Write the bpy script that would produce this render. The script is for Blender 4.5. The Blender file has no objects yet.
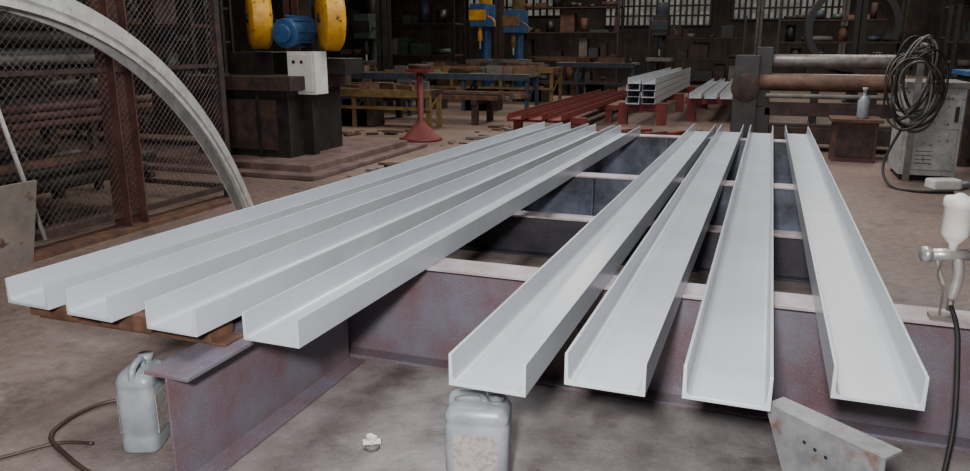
import bpy, bmesh, math, random
from mathutils import Vector, Matrix
random.seed(7)
SC = bpy.context.scene

# ------------------------------------------------------------ materials
def lin(c):
    return tuple(((x/255)/12.92 if x/255 <= .04045 else ((x/255+.055)/1.055)**2.4) for x in c)+(1,)
def mat(name, c1, c2=None, rough=.6, metal=0, scale=6, bump=.1, bscale=60, lo=.4, hi=.65, c3=None, s3=90, t3=(.62,.7), emit=0):
    m = bpy.data.materials.new(name); m.use_nodes = True
    nt = m.node_tree; b = nt.nodes['Principled BSDF']
    b.inputs['Roughness'].default_value = rough; b.inputs['Metallic'].default_value = metal
    tc = nt.nodes.new('ShaderNodeTexCoord')
    n = nt.nodes.new('ShaderNodeTexNoise'); n.inputs['Scale'].default_value = scale; n.inputs['Detail'].default_value = 8
    n.inputs['Roughness'].default_value = .65
    nt.links.new(tc.outputs['Object'], n.inputs['Vector'])
    r = nt.nodes.new('ShaderNodeValToRGB')
    r.color_ramp.elements[0].position = lo; r.color_ramp.elements[1].position = hi
    r.color_ramp.elements[0].color = lin(c1); r.color_ramp.elements[1].color = lin(c2 or tuple(min(255, x*1.15) for x in c1))
    nt.links.new(n.outputs['Fac'], r.inputs['Fac'])
    col = r.outputs['Color']
    if c3:
        n3 = nt.nodes.new('ShaderNodeTexNoise'); n3.inputs['Scale'].default_value = s3; n3.inputs['Detail'].default_value = 4
        nt.links.new(tc.outputs['Object'], n3.inputs['Vector'])
        r3 = nt.nodes.new('ShaderNodeValToRGB')
        r3.color_ramp.elements[0].position = t3[0]; r3.color_ramp.elements[1].position = t3[1]
        nt.links.new(n3.outputs['Fac'], r3.inputs['Fac'])
        mx = nt.nodes.new('ShaderNodeMixRGB'); mx.inputs['Color2'].default_value = lin(c3)
        nt.links.new(r3.outputs['Color'], mx.inputs['Fac']); nt.links.new(col, mx.inputs['Color1'])
        col = mx.outputs['Color']
    nt.links.new(col, b.inputs['Base Color'])
    if emit:
        nt.links.new(col, b.inputs['Emission Color']); b.inputs['Emission Strength'].default_value = emit
    if bump:
        nb = nt.nodes.new('ShaderNodeTexNoise'); nb.inputs['Scale'].default_value = bscale; nb.inputs['Detail'].default_value = 5
        nt.links.new(tc.outputs['Object'], nb.inputs['Vector'])
        bp = nt.nodes.new('ShaderNodeBump'); bp.inputs['Strength'].default_value = bump; bp.inputs['Distance'].default_value = .01
        nt.links.new(nb.outputs['Fac'], bp.inputs['Height']); nt.links.new(bp.outputs['Normal'], b.inputs['Normal'])
    return m

M = {}
M['channel'] = mat('light_grey_paint', (162,168,175), (174,180,187), rough=.27, scale=2, bump=.03, bscale=18, lo=.35, hi=.7)
M['beam'] = mat('primed_beam', (90,66,68), (96,94,106), rough=.32, scale=1.6, lo=.38, hi=.58, c3=(168,158,163), s3=230, t3=(.6,.76))
M['flange'] = mat('oversprayed_flange', (142,124,129), (172,166,171), rough=.4, scale=4, c3=(112,96,101), s3=60)
M['bluebeam'] = mat('blue_primed_beam', (62,64,76), (118,127,146), rough=.32, scale=2.6, c3=(164,166,176), s3=240, t3=(.6,.76))
M['darkbeam'] = mat('sooty_beam', (38,36,42), (62,59,66), rough=.45, scale=4, c3=(120,120,128), s3=240, t3=(.64,.78))
M['rust'] = mat('rusty_steel', (66,43,32), (98,67,49), rough=.85, scale=12)
M['darkrust'] = mat('dark_rusty_steel', (34,24,21), (66,45,38), rough=.8, scale=8)
M['brownred'] = mat('red_oxide_steel', (60,35,31), (86,54,47), rough=.7, scale=7)
M['red'] = mat('red_primer', (84,24,21), (108,36,31), rough=.65, scale=8)
M['dark'] = mat('dark_machine_paint', (21,20,20), (42,39,37), rough=.5, scale=6)
M['grey'] = mat('machine_grey', (128,130,130), (156,156,154), rough=.5, scale=7, c3=(90,80,72), s3=20)
M['bracket'] = mat('dull_grey_steel', (86,87,90), (114,114,116), rough=.4, scale=9, c3=(84,62,50), s3=14, t3=(.6,.72))
M['dustgrey'] = mat('dust_grey', (82,78,76), (106,100,96), rough=.7, scale=7)
M['white'] = mat('off_white_paint', (186,186,180), (206,206,200), rough=.5, scale=6)
M['yellow'] = mat('machine_yellow', (180,128,22), (210,156,36), rough=.45, scale=7, c3=(88,60,22), s3=16)
M['dullyellow'] = mat('dull_yellow', (88,70,40), (118,95,55), rough=.7, scale=7, c3=(58,42,30), s3=16)
M['blue'] = mat('machine_blue', (32,68,108), (48,86,130), rough=.5, scale=7)
M['dullblue'] = mat('dull_blue', (28,42,56), (44,62,80), rough=.6, scale=7, c3=(52,40,33), s3=12, t3=(.5,.62))
M['black'] = mat('black_rubber', (12,12,13), (24,23,23), rough=.6)
M['steel'] = mat('bare_steel', (150,148,146), (184,180,176), rough=.35, metal=.5, scale=10)
M['darksteel'] = mat('dull_steel_bar', (90,84,80), (122,114,107), rough=.45, metal=.3, scale=10)
M['plastic'] = mat('translucent_plastic', (114,120,125), (136,141,146), rough=.38, scale=8, bump=.03)
M['label'] = mat('canister_label', (138,134,131), (150,145,142), rough=.6, scale=50, c3=(126,117,115), s3=60, t3=(.5,.6))
M['wood'] = mat('old_wood', (78,54,35), (108,76,52), rough=.85, scale=10)
M['concrete'] = mat('plinth_concrete', (80,61,57), (108,87,81), rough=.9, scale=5, bump=.4)
M['wire'] = mat('galvanised_wire', (96,88,86), (128,118,116), rough=.7)
M['hose'] = mat('brown_hose', (48,37,33), (62,49,43), rough=.5)
M['arch'] = mat('pale_rolled_steel', (158,158,155), (186,186,183), rough=.45, scale=8, c3=(118,110,104), s3=30)
M['plate'] = mat('dusty_plate', (104,97,90), (130,121,112), rough=.7, scale=4, c3=(80,58,46), s3=8)
M['wall'] = mat('corrugated_wall', (58,51,46), (86,78,72), rough=.8, scale=1.5)
M['walldark'] = mat('sooty_wall', (28,23,21), (48,40,37), rough=.9, scale=1.5)
M['glass'] = mat('dusty_window_glass', (110,108,104), (158,156,150), rough=.5, scale=3, emit=.35)
M['ceil'] = mat('sooty_ceiling', (60,58,56), (80,78,76), rough=.9)
M['clay'] = mat('dull_brown', (78,56,44), (110,82,65), rough=.8)
M['green'] = mat('dull_green', (36,50,45), (56,72,65), rough=.6)

def floor_mat():
    m = bpy.data.materials.new('workshop_concrete_floor'); m.use_nodes = True
    nt = m.node_tree; b = nt.nodes['Principled BSDF']; b.inputs['Roughness'].default_value = .62
    tc = nt.nodes.new('ShaderNodeTexCoord')
    def noise(s, d=8, rg=.6):
        n = nt.nodes.new('ShaderNodeTexNoise'); n.inputs['Scale'].default_value = s; n.inputs['Detail'].default_value = d
        n.inputs['Roughness'].default_value = rg
        nt.links.new(tc.outputs['Object'], n.inputs['Vector']); return n.outputs['Fac']
    def ramp(f, p0, c0, p1, c1):
        r = nt.nodes.new('ShaderNodeValToRGB'); r.color_ramp.elements[0].position = p0; r.color_ramp.elements[1].position = p1
        r.color_ramp.elements[0].color = c0; r.color_ramp.elements[1].color = c1
        nt.links.new(f, r.inputs['Fac']); return r.outputs['Color']
    def mix(f, a, c, mode='MIX'):
        x = nt.nodes.new('ShaderNodeMixRGB'); x.blend_type = mode
        nt.links.new(f, x.inputs['Fac']); nt.links.new(a, x.inputs['Color1'])
        if isinstance(c, tuple): x.inputs['Color2'].default_value = c
        else: nt.links.new(c, x.inputs['Color2'])
        return x.outputs['Color']
    W = (.7,.7,.7,1); K = (0,0,0,1)
    base = ramp(noise(.9), .35, lin((84,66,57)), .65, lin((116,95,84)))
    fine = ramp(noise(18), .32, lin((66,55,50)), .68, lin((134,116,105)))
    x = nt.nodes.new('ShaderNodeMixRGB'); x.inputs['Fac'].default_value = .5
    nt.links.new(base, x.inputs['Color1']); nt.links.new(fine, x.inputs['Color2']); col = x.outputs['Color']
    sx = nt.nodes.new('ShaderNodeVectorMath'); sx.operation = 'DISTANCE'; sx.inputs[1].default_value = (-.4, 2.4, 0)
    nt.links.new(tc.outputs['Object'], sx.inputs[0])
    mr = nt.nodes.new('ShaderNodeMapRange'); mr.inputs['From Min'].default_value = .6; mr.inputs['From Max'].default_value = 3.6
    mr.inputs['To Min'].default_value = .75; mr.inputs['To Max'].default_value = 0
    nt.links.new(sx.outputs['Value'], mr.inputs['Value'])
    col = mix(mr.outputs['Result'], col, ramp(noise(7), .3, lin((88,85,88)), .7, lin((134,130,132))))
    col = mix(ramp(noise(3.2), .56, K, .7, W), col, lin((58,48,44)))
    col = mix(ramp(noise(60, 3), .62, K, .7, W), col, lin((64,54,50)))
    col = mix(ramp(noise(150, 3), .63, K, .7, W), col, lin((172,163,158)))
    nt.links.new(col, b.inputs['Base Color'])
    bp = nt.nodes.new('ShaderNodeBump'); bp.inputs['Strength'].default_value = .4; bp.inputs['Distance'].default_value = .01
    nt.links.new(noise(45), bp.inputs['Height']); nt.links.new(bp.outputs['Normal'], b.inputs['Normal'])
    return m
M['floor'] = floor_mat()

# ------------------------------------------------------------ builder
class B:
    def __init__(s):
        s.bm = bmesh.new(); s.mats = []; s.smooth = []
    def mi(s, m):
        if m not in s.mats: s.mats.append(m)
        return s.mats.index(m)
    def faces(s, vs, fs, m, smooth=False):
        V = [s.bm.verts.new(v) for v in vs]; i = s.mi(m)
        for f in fs:
            try:
                F = s.bm.faces.new([V[k] for k in f]); F.material_index = i; F.smooth = smooth
            except ValueError: pass
    def box(s, x0, x1, y0, y1, z0, z1, m, T=None):
        vs = [Vector(p) for p in ((x0,y0,z0),(x1,y0,z0),(x1,y1,z0),(x0,y1,z0),(x0,y0,z1),(x1,y0,z1),(x1,y1,z1),(x0,y1,z1))]
        if T is not None: vs = [T @ v for v in vs]
        s.faces(vs, [(0,3,2,1),(4,5,6,7),(0,1,5,4),(1,2,6,5),(2,3,7,6),(3,0,4,7)], m)
    def rbox(s, c, size, rz, m, rx=0, ry=0):
        T = Matrix.Translation(c) @ Matrix.Rotation(rz,4,'Z') @ Matrix.Rotation(ry,4,'Y') @ Matrix.Rotation(rx,4,'X')
        a,b,h = size[0]/2,size[1]/2,size[2]/2
        s.box(-a,a,-b,b,-h,h,m,T)
    def lathe(s, p0, axis, prof, m, seg=20):
        ax = Vector(axis).normalized(); p0 = Vector(p0)
        u = ax.orthogonal().normalized(); w = ax.cross(u)
        vs=[]; fs=[]
        for t,r in prof:
            for k in range(seg):
                a = 2*math.pi*k/seg
                vs.append(p0+ax*t+(u*math.cos(a)+w*math.sin(a))*r)
        n=len(prof)
        for i in range(n-1):
            for k in range(seg):
                fs.append((i*seg+k, i*seg+(k+1)%seg, (i+1)*seg+(k+1)%seg, (i+1)*seg+k))
        fs.append(tuple(reversed(range(seg)))); fs.append(tuple((n-1)*seg+k for k in range(seg)))
        s.faces(vs, fs, m, True)
    def cyl(s, p0, p1, r, m, seg=16, r2=None):
        p0=Vector(p0); p1=Vector(p1); s.lathe(p0, p1-p0, [(0,r),((p1-p0).length, r if r2 is None else r2)], m, seg)
    def tube(s, pts, r, m, seg=8, sub=6):
        P = [Vector(p) for p in pts]
        if sub>1 and len(P)>2:
            Q=[]
            for i in range(len(P)-1):
                a=P[max(i-1,0)];b=P[i];c=P[i+1];d=P[min(i+2,len(P)-1)]
                for k in range(sub):
                    t=k/sub
                    Q.append(.5*((2*b)+(c-a)*t+(2*a-5*b+4*c-d)*t*t+(3*b-a-3*c+d)*t**3))
            Q.append(P[-1]); P=Q
        vs=[];fs=[]; up=None
        for i,p in enumerate(P):
            t=(P[min(i+1,len(P)-1)]-P[max(i-1,0)]).normalized()
            if up is None: up=t.orthogonal().normalized()
            up=(up-t*up.dot(t)).normalized(); w=t.cross(up)
            for k in range(seg):
                a=2*math.pi*k/seg; vs.append(p+(up*math.cos(a)+w*math.sin(a))*r)
        for i in range(len(P)-1):
            for k in range(seg):
                fs.append((i*seg+k,i*seg+(k+1)%seg,(i+1)*seg+(k+1)%seg,(i+1)*seg+k))
        fs.append(tuple(reversed(range(seg)))); fs.append(tuple((len(P)-1)*seg+k for k in range(seg)))
        s.faces(vs,fs,m,True)
    def sweep(s, prof, frames, m):
        vs=[];fs=[];n=len(prof)
        for o,a,b in frames:
            for p,q in prof: vs.append(Vector(o)+Vector(a)*p+Vector(b)*q)
        for i in range(len(frames)-1):
            for k in range(n): fs.append((i*n+k,i*n+(k+1)%n,(i+1)*n+(k+1)%n,(i+1)*n+k))
        fs.append(tuple(reversed(range(n)))); fs.append(tuple((len(frames)-1)*n+k for k in range(n)))
        s.faces(vs,fs,m)
    def channel(s, a, b, w, h, m, t=.011, up=(0,0,1)):
        a=Vector(a); b=Vector(b); d=(b-a).normalized(); up=Vector(up); sd=d.cross(up).normalized()
        u=w/2; r=.012
        prof=[(-u,0),(u,0),(u,h),(u-t*.8,h),(u-t,t+r),(u-t-r*.35,t+r*.3),(u-t-r,t),(-u+t+r,t),(-u+t+r*.35,t+r*.3),(-u+t,t+r),(-u+t*.8,h),(-u,h)]
        s.sweep(prof,[(a,sd,up),(b,sd,up)],m)
    def ibeam(s, a, b, w, h, m, mf=None, t=.012, tw=.008):
        a=Vector(a); b=Vector(b); d=(b-a).normalized(); up=Vector((0,0,1)); sd=d.cross(up).normalized()
        def bx(p0,p1,q0,q1,mm):
            s.sweep([(p0,q0),(p1,q0),(p1,q1),(p0,q1)],[(a,sd,up),(b,sd,up)],mm)
        bx(-w/2,w/2,0,t,m); bx(-tw/2,tw/2,t,h-t,m); bx(-w/2,w/2,h-t,h,mf or m)
    def done(s, name, bevel=0, loc=None):
        bmesh.ops.recalc_face_normals(s.bm, faces=s.bm.faces)
        me=bpy.data.meshes.new(name)
        if loc is not None:
            bmesh.ops.translate(s.bm, vec=-Vector(loc), verts=s.bm.verts)
        s.bm.to_mesh(me); s.bm.free()
        for k in s.mats: me.materials.append(M[k])
        o=bpy.data.objects.new(name,me); SC.collection.objects.link(o)
        if loc is not None: o.location=loc
        if bevel:
            md=o.modifiers.new('bevel','BEVEL'); md.width=bevel; md.segments=2; md.limit_method='ANGLE'; md.angle_limit=math.radians(50)
        return o

# ------------------------------------------------------------ room shell
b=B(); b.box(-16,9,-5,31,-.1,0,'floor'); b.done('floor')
b=B()
b.box(-16,9,31,31.15,0,7,'wall')
for i in range(100): b.box(-16+i*.25,-15.93+i*.25,30.96,31,0,7,'wall')
b.done('wall_back')
b=B(); b.box(-16.15,-16,-5,31,0,7,'walldark'); b.done('wall_left')
b=B(); b.box(9,9.15,-5,31,0,7,'walldark'); b.done('wall_right')
b=B(); b.box(-16,9,-5.15,-5,0,7,'walldark'); b.done('wall_front')
b=B(); b.box(-16,9,-5,31,7,7.1,'ceil'); b.done('ceiling')
def window(x0,x1,z0,z1,n,name):
    b=B(); b.box(x0,x1,30.9,30.93,z0,z1,'glass')
    for i in range(n+1):
        x=x0+(x1-x0)*i/n; b.box(x-.04,x+.04,30.84,30.95,z0,z1,'dark')
    k=max(2,int((z1-z0)/.35))
    for i in range(k+1):
        z=z0+(z1-z0)*i/k; b.box(x0,x1,30.85,30.95,z-.03,z+.03,'dark')
    b.done(name)
window(-6.2,-2.2,2.0,4.2,18,'window_1')
window(-1.4,2.4,2.2,4.2,18,'window_2')
window(-12,-8,2.4,4.2,14,'window_3')

# ------------------------------------------------------------ painted channels
CH=[(-2.48,-2.19,1.83,7.85),(-2.18,-1.91,1.81,7.85),(-1.825,-1.63,1.80,7.8),(-1.47,-1.36,1.83,7.75),
    (-.742,-.67,1.75,8.2),(-.449,-.40,1.86,8.25),(-.14,-.12,1.885,8.25),(.225,.21,2.02,8.3)]
for (xn,xf,yn,yf) in CH:
    w=.205 if xn<-1 else .218
    b=B(); b.channel((xn+w/2,yn,.4505),(xf+w/2,yf,.4505),w,.092,'channel'); b.done('painted_steel_channel',.0015)

# ------------------------------------------------------------ support beams
def support(y,x0,x1,h,mt,mf,w=.16,top=.45):
    b=B(); z0=top-h
    b.ibeam((x0,y,z0),(x1,y,z0),w,h,mt,mf)
    for x in (x0+.35,(x0+x1)/2,x1-.35):
        b.box(x-.005,x+.005,y-w/2+.01,y+w/2-.01,z0+.012,top-.012,mt)
    b.done('steel_i_beam',.001)
support(2.83,-2.6,1.35,.45,'beam','flange')
support(4.66,-2.1,.42,.27,'darkbeam','flange',.14,.27)
support(5.25,-2.6,.43,.45,'bluebeam','flange')
support(7.78,-2.2,.43,.45,'bluebeam','flange')
b=B(); b.ibeam((-1.63,1.66,0),(-1.63,2.72,0),.165,.38,'beam','beam'); b.done('beam_offcut',.001)
b=B(); b.box(-2.4,-1.66,1.93,1.99,.385,.45,'darkrust'); b.box(-2.42,-1.6,1.9,2.0,.38,.39,'rust')
for x in (-2.33,-2.0,-1.75): b.box(x-.12,x+.1,1.89,2.01,.39,.45,'rust')
b.done('rusty_cross_bar',.003)

# bracket offcut under the right channels
b=B()
T=Matrix.Translation((.215,1.865,.449))@Matrix.Rotation(math.radians(-38),4,'Z')
b.box(-.16,.16,-.035,.035,-.008,0,'bracket',T)
b.faces([T@Vector(p) for p in ((-.16,-.035,-.008),(.16,-.035,-.008),(.16,-.035,-.05),(.06,-.035,-.17),(-.09,-.035,-.17),(-.16,-.028,-.008),(.16,-.028,-.008),(.16,-.028,-.05),(.06,-.028,-.17),(-.09,-.028,-.17))],
  [(0,1,2,3,4),(9,8,7,6,5),(0,5,6,1),(1,6,7,2),(2,7,8,3),(3,8,9,4),(4,9,5,0)],'bracket')
for i in range(3): b.cyl(T@Vector((-.04+i*.03,-.036,-.055-.006*i)),T@Vector((-.04+i*.03,-.0345,-.055-.006*i)),.005,'black')
b.box(-.09,-.04,-.03,.03,-.449,-.008,'darkrust',T); b.box(.08,.12,-.03,.03,-.449,-.008,'rust',T)
b.done('steel_bracket_offcut',.001)

# ------------------------------------------------------------ canisters
def canister(x,y,rz,w,dp,h):
    b=B(); T=Matrix.Translation((x,y,0))@Matrix.Rotation(rz,4,'Z')
    def ring(z,k,off=0):
        r=.03*k; pts=[]; a=w/2*k; c=dp/2*k
        for (sx,sy,a0) in ((1,1,0),(-1,1,90),(-1,-1,180),(1,-1,270)):
            for j in range(4):
                an=math.radians(a0+j*30); pts.append(T@Vector((sx*(a-r)+r*math.cos(an)+off,sy*(c-r)+r*math.sin(an),z)))
        return pts
    lv=[(0,.93),(.012,1),(.05,1),(.056,.975),(.075,.975),(.081,1),(h*.5,1),(h*.76,1),(h*.78,.97),(h*.8,1),(h*.86,1),(h*.93,.86),(h*.95,.7)]
    vs=[];fs=[]
    for z,k in lv: vs+=ring(z,k)
    n=16
    for i in range(len(lv)-1):
        for k in range(n): fs.append((i*n+k,i*n+(k+1)%n,(i+1)*n+(k+1)%n,(i+1)*n+k))
    fs.append(tuple(reversed(range(n)))); fs.append(tuple((len(lv)-1)*n+k for k in range(n)))
    b.faces(vs,fs,'plastic',True)
    b.cyl(T@Vector((w*.28,0,h*.9)),T@Vector((w*.28,0,h*1.0)),.022,'plastic'); b.cyl(T@Vector((w*.28,0,h*.97)),T@Vector((w*.28,0,h*1.04)),.026,'plastic')
    b.tube([T@Vector(p) for p in ((w*.1,0,h*.9),(w*.05,0,h*1.02),(-w*.2,0,h*1.03),(-w*.4,0,h*.98),(-w*.42,0,h*.85))],.012,'plastic')
    b.box(-w*.34,w*.34,-dp/2-.0015,-dp/2+.004,h*.22,h*.68,'label',T)
    b.box(-w*.36,w*.36,dp/2-.004,dp/2+.0015,h*.22,h*.68,'label',T)
    b.done('plastic_canister')
canister(-.745,1.99,math.radians(12),.195,.14,.31)
canister(-1.92,1.85,math.radians(112),.17,.125,.30)

# small fitting
b=B(); x,y=-1.17,2.08
b.cyl((x,y,0),(x,y,.014),.026,'dustgrey'); b.cyl((x,y,.014),(x+.005,y,.04),.01,'white'); b.rbox((x,y,.024),(.06,.018,.012),.5,'white'); b.rbox((x,y,.042),(.036,.02,.01),-.4,'white')
b.done('hose_fitting')
# hoses
b=B(); b.tube([(-2.02,2.1,.012),(-2.18,2.1,.012),(-2.3,1.97,.012),(-2.27,1.76,.012),(-2.08,1.66,.012),(-1.9,1.6,.012),(-1.6,1.5,.012),(-1.3,1.3,.012)],.008,'hose')
b.tube([(-2.45,1.4,.01),(-2.3,1.58,.01),(-2.2,1.72,.01),(-2.08,1.76,.012)],.006,'hose'); b.done('air_hose')

# ------------------------------------------------------------ spray gun on the beam end
b=B(); gx,gy=.62,2.79
b.lathe((gx,gy,.69),(0,0,1),[(0,.013),(.02,.014),(.045,.036),(.055,.041),(.145,.043),(.147,.047),(.17,.047),(.178,.042),(.182,.02),(.19,.01)],'white',24)
b.cyl((gx-.07,gy-.02,.675),(gx+.05,gy+.015,.675),.019,'steel'); b.cyl((gx-.09,gy-.026,.675),(gx-.068,gy-.019,.675),.026,'steel')
b.cyl((gx+.05,gy+.015,.68),(gx+.08,gy+.024,.68),.012,'steel')
b.tube([(gx+.02,gy+.01,.665),(gx+.03,gy+.012,.6),(gx+.02,gy+.01,.52)],.017,'steel')
b.tube([(gx-.04,gy,.66),(gx-.03,gy,.62),(gx-.01,gy,.57)],.006,'steel')
b.cyl((gx+.02,gy+.01,.52),(gx+.02,gy+.01,.48),.011,'darksteel')
b.tube([(gx-.01,gy,.462),(gx-.01,gy,.55),(gx-.03,gy,.6),(gx-.03,gy-.01,.66)],.004,'darksteel')
b.box(gx-.04,gx+.04,gy-.02,gy+.03,.451,.465,'darksteel')
b.tube([(gx+.02,gy+.01,.5),(gx+.03,gy-.05,.46),(gx+.03,gy-.12,.4),(gx+.01,gy-.3,.2),(gx-.06,gy-.55,.01),(gx-.05,gy-.75,.01),(gx+.2,gy-1.0,.01)],.008,'black')
b.done('paint_spray_gun')

# ------------------------------------------------------------ curved channel (arch) standing at the left
b=B(); R=Vector((.9397,.342,0)); F=Vector((-.342,.9397,0)); Z=Vector((0,0,1))
O=R*-1.79; Rr=3.8; cd=2.60; cz=-2.25
a0=math.asin(-cz/Rr); fr=[]
for i in range(49):
    a=a0+(math.pi-2*a0)*i/48
    n=F*math.cos(a)+Z*math.sin(a)
    fr.append((O+F*(cd+Rr*math.cos(a))+Z*(cz+Rr*math.sin(a)),R,n))
w=.045;h=.058;t=.008
b.sweep([(-w,-h),(-w+t,-h),(-w+t,h-t),(w-t,h-t),(w-t,-h),(w,-h),(w,-.02),(w+.008,-.02),(w+.008,.02),(w,.02),(w,h),(-w,h)],fr,'arch')
b.done('rolled_arch_channel')

# ------------------------------------------------------------ wire mesh cage
b=B(); X=-4.4; y0,y1=1.6,5.45; H=2.6
def net(y0,y1,z0,z1,s,x,r):
    L=z1-z0
    c=y0-L
    while c<y1:
        for sg in (1,-1):
            ya=max(c,y0); yb=min(c+L,y1)
            if yb>ya:
                za=z0+(ya-c); zb=z0+(yb-c)
                if sg<0: za=z1-(za-z0); zb=z1-(zb-z0)
                b.cyl((x+.003*sg,ya,za),(x+.003*sg,yb,zb),r,'wire',3)
        c+=s
net(y0,y1,.12,H,.052,X,.0017)
for y in (y0,2.95,y1): b.box(X-.03,X+.03,y-.03,y+.03,0,H,'darkrust')
b.box(X-.09,X+.07,4.25,4.262,0,H,'brownred'); b.box(X-.09,X+.07,4.41,4.422,0,H,'brownred'); b.box(X-.015,X-.005,4.26,4.41,0,H,'brownred')
b.box(X-.02,X+.02,y0,y1,.1,.14,'darkrust'); b.box(X-.02,X+.02,y0,y1,H-.04,H,'darkrust'); b.box(X-.02,X+.02,y0,y1,1.15,1.18,'darkrust')
b.cyl((X+.04,3.55,.1),(X+.05,3.25,1.4),.014,'arch')
b.box(X-.1,X+.12,2.2,5.5,0,.03,'rust')
for y in (y1,):
    b.box(-7.5,X,y-.02,y+.02,.1,.14,'darkrust'); b.box(-7.5,X,y-.02,y+.02,H-.04,H,'darkrust'); b.box(-7.53,-7.47,y-.03,y+.03,0,H,'darkrust'); b.box(-5.93,-5.87,y-.03,y+.03,0,H,'darkrust')
b.done('wire_mesh_cage')
b=B(); b.rbox((-4.2,3.05,.27),(.012,.62,.56),0,'plate',ry=math.radians(14)); b.done('leaning_steel_plate')

# long bars and pipes stocked inside the cage
b=B(); rd=random.Random(21)
for y in (2.2,3.6,5.0):
    for x in (-5.0,-5.9): b.box(x-.04,x+.04,y-.04,y+.04,0,2.3,'darkrust')
    for z in (.3,.75,1.2,1.65,2.1): b.box(-5.95,-4.8,y-.03,y+.03,z-.05,z,'darkrust')
for z in (.3,.75,1.2,1.65,2.1):
    x=-5.85
    while x<-4.85:
        r=rd.uniform(.025,.06); m=rd.choice(['darkrust','rust','brownred','dark','dark','darksteel'])
        for l in range(rd.choice([1,1,2,3])):
            b.cyl((x+r,1.9+rd.uniform(0,.5),z+r+l*2*r),(x+r,5.2-rd.uniform(0,.5),z+r+l*2*r),r,m,10)
        x+=2*r+.01
b.done('pipe_storage_rack')

def rack(name,x0,x1,y0,y1,H,levels,seed,cols=('darkrust','rust','dark','clay','dustgrey','dark','dullblue','green','dark','darkrust')):
    rd=random.Random(seed); b=B()
    for x in (x0,x1):
        for y in (y0,y1): b.box(x-.03,x+.03,y-.03,y+.03,0,H,'dark')
    for l in range(levels):
        z=.15+(H-.2)*l/levels
        b.box(x0,x1,y0,y1,z,z+.04,'darkrust')
        dx=x1-x0; x=x0+.1
        while x<x1-.15:
            w=rd.uniform(.08,.6); hh=rd.uniform(.06,(H-.2)/levels*.8); m=rd.choice(cols)
            w=min(w,x1-.05-x); k=rd.random(); cy=(y0+y1)/2
            if k<.4: b.box(x,x+w,cy-.2,cy+.2,z+.04,z+.04+hh,m)
            elif k<.6: b.cyl((x,cy-.15,z+.12),(x+w,cy-.15,z+.12),min(.08,hh/2),m,12)
            elif k<.85: b.cyl((x+w/2,cy-.15,z+.04),(x+w/2,cy-.15,z+.04+hh),min(w,.3)*.45,m,12)
            x+=w+rd.uniform(0,.2)
    b.done(name)
DC=('darkrust','dark','darkrust','dark','rust','clay')
rack('storage_rack',-9.8,-7.0,8.2,8.8,3.0,4,4,DC)
rack('storage_rack',-13,-9.5,11.5,12.2,3.2,5,5)
rack('storage_rack',-12,-8.2,20,20.8,3.6,4,6)
rack('storage_rack',-7.6,-4.4,24,24.8,3.2,4,8)
rack('storage_rack',-3.8,-.8,26.5,27.3,2.2,3,9)
rack('storage_rack',.2,3.4,24,24.8,2.6,4,10)
rack('storage_rack',3.0,5.6,15.5,16.2,2.0,3,12)
rack('storage_rack',3.6,6.4,19.5,20.2,2.8,4,14)

# ------------------------------------------------------------ machine plinth + machine
b=B(); b.box(-6.6,-4.35,6.7,9.0,0,.12,'concrete'); b.box(-6.8,-4.2,6.5,9.3,0,.05,'concrete'); b.done('machine_plinth',.01)
b=B()
b.box(-6.1,-4.85,7.1,8.2,.12,.85,'dark'); b.box(-6.15,-4.75,7.0,8.3,.85,1.0,'darkrust'); b.box(-6.0,-5.0,7.07,7.1,.2,.75,'darkrust')
b.box(-5.9,-5.3,7.5,8.2,1.0,1.25,'dark')
for x in (-5.62,-5.22): b.box(x-.02,x+.02,7.05,7.1,.12,.85,'dark')
b.cyl((-6.1,7.05,.92),(-4.8,7.05,.92),.05,'darksteel')
b.box(-4.97,-4.62,7.3,7.55,.8,1.26,'white'); b.box(-4.94,-4.65,7.288,7.3,.83,1.23,'white'); b.cyl((-4.78,7.28,1.15),(-4.78,7.29,1.15),.02,'red'); b.cyl((-4.88,7.28,1.15),(-4.88,7.29,1.15),.02,'black')
b.box(-4.9,-4.74,7.4,7.5,.12,.8,'dark')
for cx,cy,rr in ((-5.42,7.55,.34),(-4.62,7.75,.36)):
    b.lathe((cx-.12,cy-.12,1.62),(.75,.66,0),[(0,rr*.82),(.03,rr),(.2,rr),(.24,rr*.85)],'yellow',32)
    b.lathe((cx-.135,cy-.135,1.62),(.75,.66,0),[(0,.05),(.3,.05)],'black',12)
b.box(-5.6,-4.5,7.75,8.15,1.0,1.18,'dark'); b.box(-5.5,-4.5,7.8,8.1,1.95,2.3,'yellow'); b.box(-5.12,-4.95,7.8,8.1,1.0,2.3,'dark')
b.cyl((-5.02,7.35,1.45),(-5.02,7.8,1.5),.16,'blue'); b.cyl((-5.02,7.3,1.45),(-5.02,7.36,1.45),.1,'blue')
for k in range(8):
    a=k*math.pi/4; b.rbox((-5.02+.165*math.cos(a),7.57,1.475+.165*math.sin(a)),(.02,.36,.02),0,'blue')
b.done('plate_punching_machine',.006)

# red pedestal stand
b=B(); x,y=-4.6,9.95
b.lathe((x,y,0),(0,0,1),[(0,.31),(.03,.31),(.05,.25),(.26,.06),(.28,.045),(.95,.045)],'red',20)
b.box(x-.18,x+.18,y-.1,y+.1,.95,1.0,'red'); b.cyl((x-.16,y,1.03),(x+.16,y,1.03),.035,'darkrust'); b.done('roller_stand')

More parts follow.
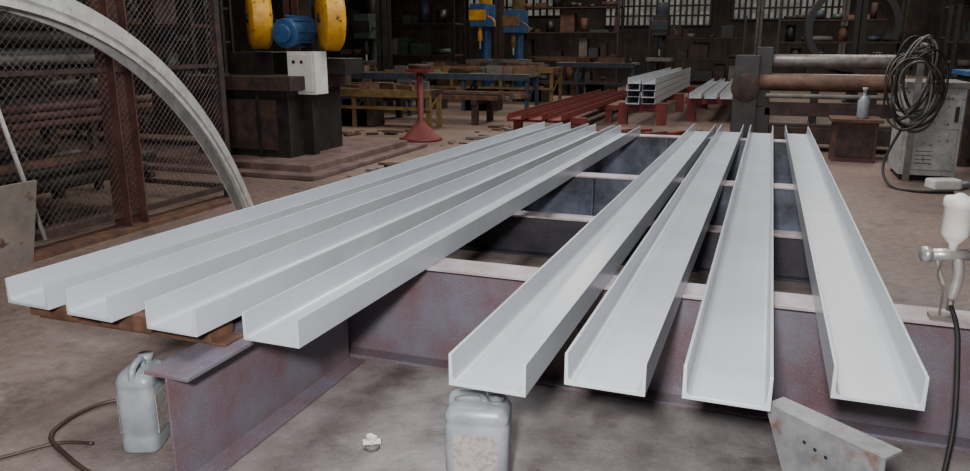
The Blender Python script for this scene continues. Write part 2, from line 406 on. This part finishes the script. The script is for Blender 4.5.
# benches
def bench(x0,x1,y0,y1,H,mt,me):
    b=B()
    b.box(x0,x1,y0,y1,H-.06,H,mt); b.box(x0,x1,y0-.02,y0,H-.12,H,me); b.box(x0,x1,y0-.02,y0+.02,.3,.35,me)
    n=max(2,int((x1-x0)/1.1))
    for i in range(n+1):
        x=x0+.05+(x1-x0-.1)*i/n
        for y in (y0+.05,y1-.05): b.box(x-.035,x+.035,y-.035,y+.035,0,H-.06,me)
        b.rbox((x,(y0+y1)/2,.4),(.03,y1-y0,.03),0,me,rx=.5)
    for i in range(int((x1-x0)*6)):
        x=random.uniform(x0+.2,x1-.2); y=random.uniform(y0+.1,y1-.1); l=random.uniform(.08,.7); hh=random.uniform(.04,.16)
        b.rbox((x,y,H+hh/2),(l,.06,hh),random.uniform(-.5,.5),random.choice(['rust','darkrust','clay','dustgrey','dark','dullyellow']))
    for i in range(int((x1-x0)*2)):
        x=random.uniform(x0+.3,x1-.3); b.rbox((x,(y0+y1)/2,.16),(random.uniform(.2,.8),.4,.32),0,random.choice(['rust','darkrust','clay','dark']))
    b.done('steel_workbench')
bench(-9.4,-6.3,13.2,14.0,.8,'darkrust','dullblue')
bench(-7.2,-4.4,14.6,15.4,.75,'dustgrey','dullblue')
bench(-8.4,-4.6,17.2,18.1,.8,'wood','dullyellow')
bench(-6.2,-3.2,20.0,20.8,.85,'dustgrey','dullblue')
bench(-7.8,-5.0,11.2,11.7,.62,'darkrust','dullyellow')
bench(-10.4,-8.2,15.4,16,.8,'dullyellow','darkrust')
# low stack of bars on trestles
b=B(); rd=random.Random(4)
for k in range(9): b.box(-6.9+.05*k,-4.2+.04*k,12.12+.09*k,12.18+.09*k,.42,.42+rd.uniform(.05,.12),rd.choice(['rust','dullyellow','clay','darkrust','dustgrey']))
for x in (-6.4,-4.6): b.box(x-.05,x+.05,12.07,13.0,.34,.42,'darkrust'); b.box(x-.05,x+.05,12.1,12.2,0,.34,'darkrust'); b.box(x-.05,x+.05,12.85,12.95,0,.34,'darkrust')
b.done('bar_stock_stack')

def colmachine(x,y,H,c1,c2):
    b=B(); b.box(x-.4,x+.4,y-.4,y+.4,0,.25,'dark'); b.cyl((x,y+.15,.2),(x,y+.15,H),.12,c1)
    b.box(x-.35,x+.35,y-.4,y+.2,.85,.95,'darksteel'); b.box(x-.2,x+.2,y-.5,y+.3,H-.75,H-.2,c1)
    b.cyl((x,y-.3,H-.75),(x,y-.3,H-1.1),.06,c2); b.cyl((x,y-.3,H-1.1),(x,y-.3,H-1.3),.025,'steel')
    b.cyl((x,y+.1,H-.2),(x,y+.1,H+.15),.16,c2); b.tube([(x+.2,y-.3,H-.5),(x+.4,y-.4,H-.6),(x+.45,y-.45,H-.75)],.02,c2)
    b.box(x-.22,x+.22,y-.52,y-.5,H-.6,H-.35,c2)
    b.done('pillar_drill',.006)
colmachine(-6.9,18.9,2.5,'blue','yellow'); colmachine(-6.05,19.0,2.35,'blue','dullyellow'); colmachine(-8.9,16.6,2.2,'green','dark')
colmachine(-2.9,22.5,2.3,'dark','dullblue')

def column(x,y,m='darkrust',w=.24):
    b=B(); b.box(x-w/2,x+w/2,y-w/2,y-w/2+.02,0,7,m); b.box(x-w/2,x+w/2,y+w/2-.02,y+w/2,0,7,m); b.box(x-.01,x+.01,y-w/2,y+w/2,0,7,m); b.box(x-w*.8,x+w*.8,y-w*.8,y+w*.8,0,.03,m); b.done('steel_column')
column(-7.7,14.9,'dark'); column(-6.55,9.9,'brownred'); column(-7.9,23,'darkrust'); column(1.9,20,'dark'); column(3.3,14.2,'darkrust'); column(-.4,28,'dustgrey',.2); column(2.2,28,'dustgrey',.2)

# red channels lying beyond
b=B()
for x in (-3.3,-3.0,-2.72): b.channel((x,10.3,.3),(x+.05,16.5,.3),.2,.09,'red')
for y in (10.9,13.4,15.8): b.box(-3.6,-2.4,y-.06,y+.06,.22,.3,'red'); b.box(-3.5,-3.38,y-.05,y+.05,0,.22,'red'); b.box(-2.62,-2.5,y-.05,y+.05,0,.22,'red')
b.done('red_primed_channel_stack')
b=B()
for l in range(4):
    for k in range(2):
        b.channel((-2.08+k*.25,12.9+.1*((l+k)%2),.36+l*.11),(-2.08+k*.25,19,.36+l*.11),.22,.1,'channel')
for y in (13.2,16,18.6):
    b.box(-2.35,-1.55,y-.06,y+.06,.22,.36,'red'); b.box(-2.35,-2.2,y-.06,y+.06,0,.22,'red'); b.box(-1.7,-1.55,y-.06,y+.06,0,.22,'red')
b.done('steel_channel_stack')
b=B()
for k in range(4): b.channel((-1.15+k*.26,13.8,.42),(-1.15+k*.26,20,.42),.2,.09,'channel')
for y in (14.2,17,19.6):
    b.box(-1.35,-.1,y-.07,y+.07,.3,.42,'red'); b.box(-1.3,-1.15,y-.07,y+.07,0,.3,'red'); b.box(-.3,-.15,y-.07,y+.07,0,.3,'red')
b.done('steel_channel_stack')
b=B(); rd=random.Random(2)
for k in range(6): b.rbox((-2.3+.28*k,11.2+.15*(k%3),.055),(.4,.1,.1),.3*k,rd.choice(['red','brownred','rust']))
b.done('red_offcut_pile')

# ------------------------------------------------------------ plate rolling machine (right)
b=B()
for x in (-.05,1.75):
    b.box(x-.12,x+.12,10.5,11.2,0,.55,'dark'); b.box(x-.1,x+.1,10.6,11.1,.55,1.3,'dark')
for z,y,r,m in ((1.12,10.75,.09,'darksteel'),(.86,10.62,.1,'clay'),(.86,10.98,.1,'darksteel')): b.cyl((-.1,y,z),(1.8,y,z),r,m,24)
b.box(0,1.7,10.55,11.15,.1,.3,'darkrust'); b.box(0,1.7,10.5,10.54,.45,.62,'darkrust'); b.cyl((0,10.5,.7),(1.7,10.5,.7),.03,'dustgrey')
b.box(-.4,-.1,10.4,11.1,0,1.2,'dark'); b.cyl((-.25,10.38,.8),(-.25,10.42,.8),.18,'darkrust')
b.done('plate_rolling_machine',.005)
b=B(); b.box(.78,1.25,9.75,10.15,0,.46,'brownred'); b.box(.82,1.21,9.74,9.75,.06,.42,'darkrust'); b.box(.74,1.29,9.7,10.2,.46,.5,'rust')
b.done('red_pedestal',.004)
b=B(); b.lathe((1.08,9.9,.501),(0,0,1),[(0,.06),(.01,.065),(.2,.065),(.25,.03),(.26,.02),(.31,.02),(.32,.03),(.35,.03)],'plastic',16); b.done('plastic_bottle')
b=B(); cx,cy,cz=1.25,14.6,1.6
N=40; fr=[]
for i in range(N+1):
    a=-.3+ (2*math.pi-1.2)*i/N; n=Vector((math.cos(a),0,math.sin(a))); fr.append((Vector((cx,cy,cz))+n*.66,Vector((0,1,0)),n))
b.sweep([(-.45,-.05),(.45,-.05),(.45,.05),(-.45,.05)],fr,'black')
b.box(cx-.5,cx-.4,cy-.3,cy+.3,0,1.2,'dark'); b.box(cx+.4,cx+.5,cy-.3,cy+.3,0,1.2,'dark'); b.box(cx-.6,cx+.6,cy-.35,cy+.35,.8,.93,'darkrust'); b.done('rolled_plate_ring')

# ------------------------------------------------------------ cabinet and cable coil
b=B()
b.box(1.32,1.83,8.6,9.3,.06,.92,'grey'); b.box(1.29,1.86,8.56,9.34,.92,.98,'dustgrey'); b.box(1.35,1.8,8.585,8.6,.12,.5,'grey'); b.box(1.35,1.8,8.585,8.6,.53,.88,'grey')
b.box(1.75,1.78,8.56,8.59,.6,.75,'black')
for x in (1.38,1.78):
    for y in (8.66,9.24): b.cyl((x,y,0),(x,y,.06),.03,'black')
for i in range(4): b.box(1.45,1.6,8.58,8.587,.18+i*.04,.19+i*.04,'dustgrey')
b.done('welding_power_source',.006)
b=B(); rd=random.Random(5)
for k in range(15):
    cx=1.36+rd.uniform(-.05,.05); cz=.98+rd.uniform(-.1,.06); rx=rd.uniform(.12,.24); rz=rd.uniform(.26,.4); ph=rd.uniform(0,6); tl=rd.uniform(-.25,.25)
    pts=[]
    for i in range(17):
        a=2*math.pi*i/16; x=rx*math.cos(a); z=rz*math.sin(a)
        pts.append((cx+x*math.cos(tl)-z*math.sin(tl),8.47-.007*k+.03*math.sin(3*a+ph),cz+x*math.sin(tl)+z*math.cos(tl)+.03*math.sin(2*a+ph)))
    b.tube(pts,.011,rd.choice(['black','hose','hose','dustgrey']),6,3)
b.tube([(1.3,8.4,.6),(1.15,8.35,.2),(1.2,8.1,.02),(1.4,7.9,.015),(1.7,7.95,.015)],.013,'black',6)
b.box(1.36,1.42,8.53,8.555,.0,1.36,'darksteel'); b.cyl((1.39,8.54,1.33),(1.39,8.36,1.33),.02,'darksteel')
b.done('welding_cable_coil')
b=B(); b.rbox((1.66,8.2,.05),(.28,.16,.1),.4,'white'); b.rbox((1.82,8.3,.03),(.2,.12,.06),1,'grey'); b.done('rag_heap',.02)
b=B(); b.box(2.1,3.2,9.8,10.5,0,1.0,'darkrust'); b.box(2.05,3.25,9.75,10.55,1.0,1.05,'blue'); b.box(2.15,2.6,9.78,9.8,.1,.9,'dark'); b.done('tool_cabinet')

# floor debris
def debris(x0,x1,y0,y1,n,seed):
    b=B(); rd=random.Random(seed)
    for i in range(n):
        x=rd.uniform(x0,x1); y=rd.uniform(y0,y1)
        s=rd.uniform(.02,.1); b.rbox((x,y,s*.2),(s*rd.uniform(1,4),s,s*.4),rd.uniform(0,3),rd.choice(['rust','clay','wood','dustgrey','darkrust']))
    b.done('scrap_debris')
debris(-4.1,-2.95,5.4,7.6,18,1); debris(-4.2,-3.75,9.4,12,20,2); debris(2.1,3.6,6.5,9.4,20,4); debris(-6.2,-5.0,10,11,14,6)
b=B(); b.tube([(-4.1,7.7,.015),(-3.6,7.9,.015),(-3.2,8.6,.015),(-2.9,9.8,.015)],.015,'wood'); b.done('rusty_rod')

# ------------------------------------------------------------ lights
def lamp(x,y,z,sx,sy,e,col=(1,.97,.92)):
    b=B(); b.box(x-sx/2,x+sx/2,y-sy/2,y+sy/2,z+.03,z+.1,'grey'); b.cyl((x,y,z+.1),(x,y,7),.02,'dark'); o=b.done('ceiling_lamp')
    l=bpy.data.lights.new('lamp_light','AREA'); l.shape='RECTANGLE'; l.size=sx; l.size_y=sy; l.energy=e; l.color=col
    q=bpy.data.objects.new('light_source',l); SC.collection.objects.link(q); q.location=(x,y,z); q.parent=o
lamp(-1,3.5,5.5,2.4,2.4,225,(.97,.98,1))
lamp(-1,8.5,5.5,2.4,2.4,360,(.98,.98,1))
lamp(-6,12,6,2,2,230,(1,.87,.74)); lamp(2,13,6,2,2,190,(1,.9,.8)); lamp(-5,21,6,2,2,300,(1,.88,.76)); lamp(2,22,6,2,2,300,(1,.93,.84))
lamp(-5.6,4,5.5,1,2,75,(1,.86,.74))
l=bpy.data.lights.new('camera_flash','AREA'); l.size=.2; l.energy=215; l.color=(1,.97,.95)
q=bpy.data.objects.new('camera_flash',l); SC.collection.objects.link(q); q.location=(-.1,-.4,1.75)
q.rotation_euler=Vector((-.4,1,-.2)).to_track_quat('-Z','Y').to_euler()

w=bpy.data.worlds.new('world'); SC.world=w; w.use_nodes=True
w.node_tree.nodes['Background'].inputs['Color'].default_value=(.6,.7,.8,1); w.node_tree.nodes['Background'].inputs['Strength'].default_value=.3

# ------------------------------------------------------------ camera
c=bpy.data.cameras.new('camera'); c.sensor_width=36; c.lens=36*760/970; c.clip_end=100
o=bpy.data.objects.new('camera',c); SC.collection.objects.link(o); o.location=(0,0,1.35)
o.rotation_euler=(math.radians(90-14.21),0,math.radians(20)); SC.camera=o
